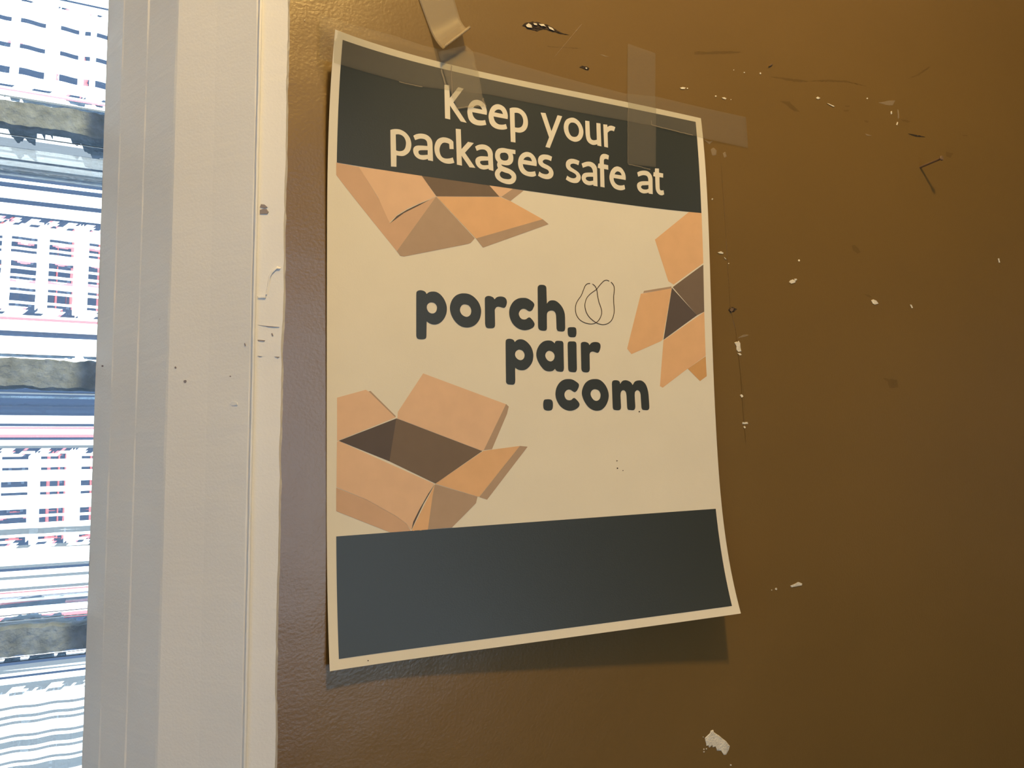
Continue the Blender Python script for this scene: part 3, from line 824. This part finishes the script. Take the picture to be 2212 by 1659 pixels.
for c in smears:
    patch('glue_smear', c, PALE, wall_front, h=0.00014, amp=0.4)
# old edge of a paint layer running down beside the poster
rl = [(1556,330),(1566,480),(1577,667),(1590,720),(1599,800),(1603,838),(1608,920),(1612,967)]
patch('paint_ridge', rl + [(x + 2.5, y) for x, y in rl[::-1]], BROWN, wall_front, h=0.0003, amp=0.3)

# marks on the casing
cz = lambda p: casing_y(p)
B2, B4 = ((0, 400), 3.318), ((0, 1160), 3.324)
for c, M_ in ((dot(400, 824, 4.0), GREYCHIP), (dot(379, 794, 2.6), GREYCHIP), (dot(221.5, 790.6, 2.6), GREYCHIP), (Z(*B2, [(1862,158),(1870,136),(1895,138),(1918,158),(1900,166)]), GREYCHIP),
              (Z(*B2, [(1862,178),(1890,168),(1912,172),(1926,192),(1918,206),(1862,207)]), GREYCHIP), (Z(*B2, [(1944,1062),(1952,1060),(1960,1080),(1950,1082)]), GREYCHIP),
              (Z(*B2, [(1750,1132),(1757,1134),(1762,1152),(1755,1152)]), GREYCHIP), (dot(497.5, 813, 1.8), GREYCHIP), (dot(345, 689.5, 1.0), GREYCHIP), (Z(*B4, [(984,720),(992,718),(998,745),(990,746)]), GREYCHIP),
              (Z(*B4, [(1208,698),(1218,698),(1220,724),(1210,724)]), GREYCHIP), (Z(*B2, [(1845,1002),(1930,1010),(2005,1016),(1930,1015)]), GREYCHIP), (Z(*B2, [(1845,1108),(1900,1112),(1896,1120),(1848,1116)]), GREYCHIP),
              (Z(*B2, [(1845,1222),(1880,1226),(1860,1230)]), GREYCHIP), (Z(*B2, [(1966,1228),(2005,1230),(1992,1240)]), GREYCHIP)):
    patch('paint_chip', c, M_, trim1, depth=cz, h=0.0003, amp=0.25)
for c in (Z(*B2, [(1640,1566),(1668,1546),(1700,1556),(1704,1576),(1660,1580)]), Z(*B2, [(1845,796),(1905,796),(1906,808),(1848,808)]), Z(*B4, [(1204,728),(1232,722),(1226,744),(1210,746)]), Z(*B4, [(1636,470),(1648,468),(1646,492),(1634,494)]),
          Z(*B2, [(2014,590),(1990,590),(1955,622),(1936,655),(1922,730),(1912,795),(1900,795),(1916,720),(1926,650),(1948,612),(1986,580)])):
    patch('paint_lump', c, CREAM, trim1, depth=cz, h=0.0005, amp=0.2)

# ---------------------------------------------------------------- nail driven into the wall
def tube(name, pts, radii, material, parent=None, n=12):
    bm = bmesh.new()
    rings = []
    for i, p in enumerate(pts):
        a = Vector(pts[min(i + 1, len(pts) - 1)]) - Vector(pts[max(i - 1, 0)])
        a.normalize()
        s = a.orthogonal().normalized(); t = a.cross(s)
        rings.append([bm.verts.new(Vector(p) + radii[i] * (s * math.cos(2 * math.pi * k / n) + t * math.sin(2 * math.pi * k / n))) for k in range(n)])
    for r0, r1 in zip(rings, rings[1:]):
        for k in range(n):
            bm.faces.new((r0[k], r0[(k + 1) % n], r1[(k + 1) % n], r1[k]))
    bm.faces.new(rings[0]); bm.faces.new(rings[-1])
    return from_bm(name, bm, material, parent, smooth=False)
nb = at_depth((1987.6, 361))
nail = tag(empty('nail', tuple(nb)), 'small painted nail sticking straight out of the brown wall', 'nail')
ax = Vector((0.0, -1.0, 0.07)).normalized()
P_ = lambda t: tuple(Vector(nb) + ax * t)
tube('shank', [P_(-0.004), P_(0.0), P_(0.0150)], [0.00085, 0.0009, 0.0009], RUSTY, nail)
tube('head', [P_(0.0150), P_(0.0153), P_(0.0160), P_(0.0163)], [0.0009, 0.0017, 0.0017, 0.0014], RUSTY, nail)

# ---------------------------------------------------------------- hanging bulb that throws the warm light
LX, LY, LZ = 0.085, -0.49, ZC + 0.65
lamp = tag(empty('pendant_lamp', (LX, LY, LZ + 0.12)), 'bare warm bulb hanging from the ceiling on a dark cord', 'lamp')
bm = bmesh.new()
bmesh.ops.create_uvsphere(bm, u_segments=24, v_segments=16, radius=0.030)
for v in bm.verts:
    if v.co.z > 0.012:
        v.co.x *= 0.82; v.co.y *= 0.82; v.co.z *= 1.45
    v.co += Vector((LX, LY, LZ))
from_bm('bulb', bm, emit('glowing_bulb', BULB_COL, BULB), lamp, smooth=True)
tube('socket', [(LX, LY, LZ + 0.034), (LX, LY, LZ + 0.04), (LX, LY, LZ + 0.085), (LX, LY, LZ + 0.095)], [0.017, 0.020, 0.020, 0.006], DARK, lamp, 20)
tube('cord', [(LX, LY, LZ + 0.094), (LX, LY, HT - 0.02)], [0.003, 0.003], DARK, lamp)
tube('ceiling_rose', [(LX, LY, HT - 0.022), (LX, LY, HT - 0.018), (LX, LY, HT)], [0.02, 0.045, 0.05], CREAM, lamp, 24)

# ---------------------------------------------------------------- outside, seen only through the glass blocks
tag(boxes('ground', [((-25, THK + 0.25, -0.3), (25, 40, -0.15))], mat('pale_pavement', (0.62, 0.62, 0.60), 0.9, 0.1)), kind='structure')
tag(boxes('road', [((-25, 1.6, -0.152), (25, 3.2, -0.14)), ((-25, 4.2, -0.152), (25, 6.6, -0.14))], mat('grey_asphalt', (0.085, 0.095, 0.105), 0.95, 0.05)), kind='structure')
bld = tag(empty('building', (-2.0, 9.0, -0.15)), 'pale building with dark red-framed windows, broken up by the glass blocks', 'building')
boxes('facade', [((-16, 9.0, -0.15), (12, 12, 5.0))], mat('white_facade', (0.85, 0.85, 0.83), 0.9, 0.1), bld)
NAVY = mat('dark_navy_pane', (0.024, 0.040, 0.072), 0.4, 0.1)
RED = mat('red_frame', (0.62, 0.16, 0.18), 0.6, 0.2)
for i in range(7):
    for z0 in (0.9, 3.1):
        x = -14 + i * 3.7
        f_ = boxes('window', [((x, 8.93, z0), (x + 2.6, 9.0, z0 + 1.15))], RED, bld)
        boxes('pane', [((x + 0.05, 8.90, z0 + 0.05), (x + 1.27, 8.93, z0 + 1.10)), ((x + 1.33, 8.90, z0 + 0.05), (x + 2.55, 8.93, z0 + 1.10))], NAVY, f_)
